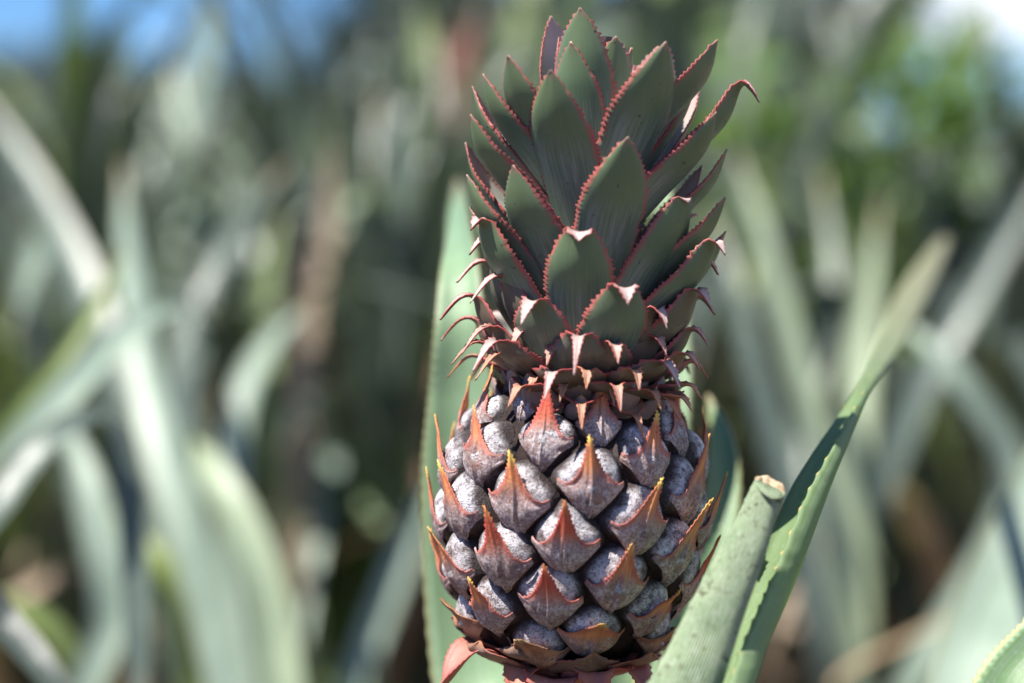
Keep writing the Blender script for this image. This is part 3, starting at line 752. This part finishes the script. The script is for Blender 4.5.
# dead leaf litter: nobody could count it
vs, fc, uvl = [], [], []; r = random.Random(5)
for i in range(2600):
    y = 1.2 + 8 * r.random() ** 1.3; x = r.uniform(-.3, .3) * y + r.uniform(-.3, .3); a = r.uniform(0, 3.14); l = r.uniform(.08, .3); w = r.uniform(.01, .022); z = r.uniform(-.01, .05)
    d = Vector((math.cos(a), math.sin(a), r.uniform(-.1, .25))); s = Vector((-math.sin(a), math.cos(a), r.uniform(-.4, .4))); k0 = len(vs)
    for q in range(5):
        tq = q / 4; c = Vector((x, y, z)) + d * l * (tq - .5) + Vector((0, 0, .03 * math.sin(tq * 3.14))); ww = w * (1 - .7 * tq)
        vs += [c - s * ww, c + Vector((0, 0, -.004)), c + s * ww]; uvl += [(0, tq), (.5, tq), (1, tq)]
    fc += grid_faces(5, 3, k0)
lit = mesh_obj('leaf_litter', vs, fc, M['dry'], None, uvl); tag(lit, 'dry tan dead leaves strewn over the soil between the plants', 'leaf litter'); lit['kind'] = 'stuff'

# ------------------------------------------------------------------ light
SUN_EL, SUN_AZ = 62, -115     # azimuth measured from +Y (view direction) to +X; negative = left
w = bpy.data.worlds.new("World"); scene.world = w; w.use_nodes = True; nt = w.node_tree; nt.nodes.clear()
out = nt.nodes.new('ShaderNodeOutputWorld'); bg = nt.nodes.new('ShaderNodeBackground'); sky = nt.nodes.new('ShaderNodeTexSky')
sky.sky_type = 'NISHITA'; sky.sun_disc = False; sky.sun_elevation = R(SUN_EL); sky.sun_rotation = R(SUN_AZ); sky.air_density = 1; sky.dust_density = .1; sky.ozone_density = 3; sky.altitude = 1500
tc = nt.nodes.new('ShaderNodeTexCoord'); mp = nt.nodes.new('ShaderNodeMapping'); mp.inputs['Scale'].default_value = (1, 1, 2.2); mp.inputs['Location'].default_value = (.35, 0, 0)
nz = nt.nodes.new('ShaderNodeTexNoise'); nz.inputs['Scale'].default_value = 9; nz.inputs['Detail'].default_value = 6
mr = nt.nodes.new('ShaderNodeMapRange'); mr.inputs[1].default_value = .49; mr.inputs[2].default_value = .60
mx = nt.nodes.new('ShaderNodeMix'); mx.data_type = 'RGBA'; mx.inputs[7].default_value = (10, 10.5, 11, 1)
tn = nt.nodes.new('ShaderNodeMix'); tn.data_type = 'RGBA'; tn.blend_type = 'MULTIPLY'; tn.inputs[0].default_value = 1; tn.inputs[7].default_value = (.46, .72, 1.12, 1)
sx_ = nt.nodes.new('ShaderNodeSeparateXYZ'); nt.links.new(tc.outputs['Generated'], sx_.inputs[0])
bank = nt.nodes.new('ShaderNodeMapRange'); bank.interpolation_type = 'SMOOTHSTEP'; bank.inputs[1].default_value = .10; bank.inputs[2].default_value = .22; bank.inputs[3].default_value = .0; bank.inputs[4].default_value = 1
nt.links.new(sx_.outputs[0], bank.inputs[0])
mm = nt.nodes.new('ShaderNodeMath'); mm.operation = 'MULTIPLY'; nt.links.new(bank.outputs[0], mm.inputs[1])
nt.links.new(tc.outputs['Generated'], mp.inputs[0]); nt.links.new(mp.outputs[0], nz.inputs[0]); nt.links.new(nz.outputs[0], mr.inputs[0])
nt.links.new(mr.outputs[0], mm.inputs[0]); nt.links.new(mm.outputs[0], mx.inputs[0]); nt.links.new(sky.outputs[0], tn.inputs[6]); nt.links.new(tn.outputs[2], mx.inputs[6]); nt.links.new(mx.outputs[2], bg.inputs[0])
bg.inputs[1].default_value = .065; nt.links.new(bg.outputs[0], out.inputs[0])
sd = bpy.data.lights.new('sun', 'SUN'); sd.energy = 5.0; sd.angle = R(.53); sd.color = (1, .95, .87)
so = bpy.data.objects.new('sun', sd); COL.objects.link(so)
v = Vector((math.sin(R(SUN_AZ)) * math.cos(R(SUN_EL)), math.cos(R(SUN_AZ)) * math.cos(R(SUN_EL)), math.sin(R(SUN_EL))))
so.rotation_euler = v.to_track_quat('Z', 'Y').to_euler(); so.location = v * 5 + Vector((0, 0, 2))
vs_ = scene.view_settings; vs_.view_transform = 'Standard'; vs_.look = 'None'; vs_.exposure = 1.03; vs_.gamma = 1; vs_.use_curve_mapping = False
scene.render.engine = 'CYCLES'
scene.cycles.max_bounces = 6; scene.cycles.transparent_max_bounces = 4
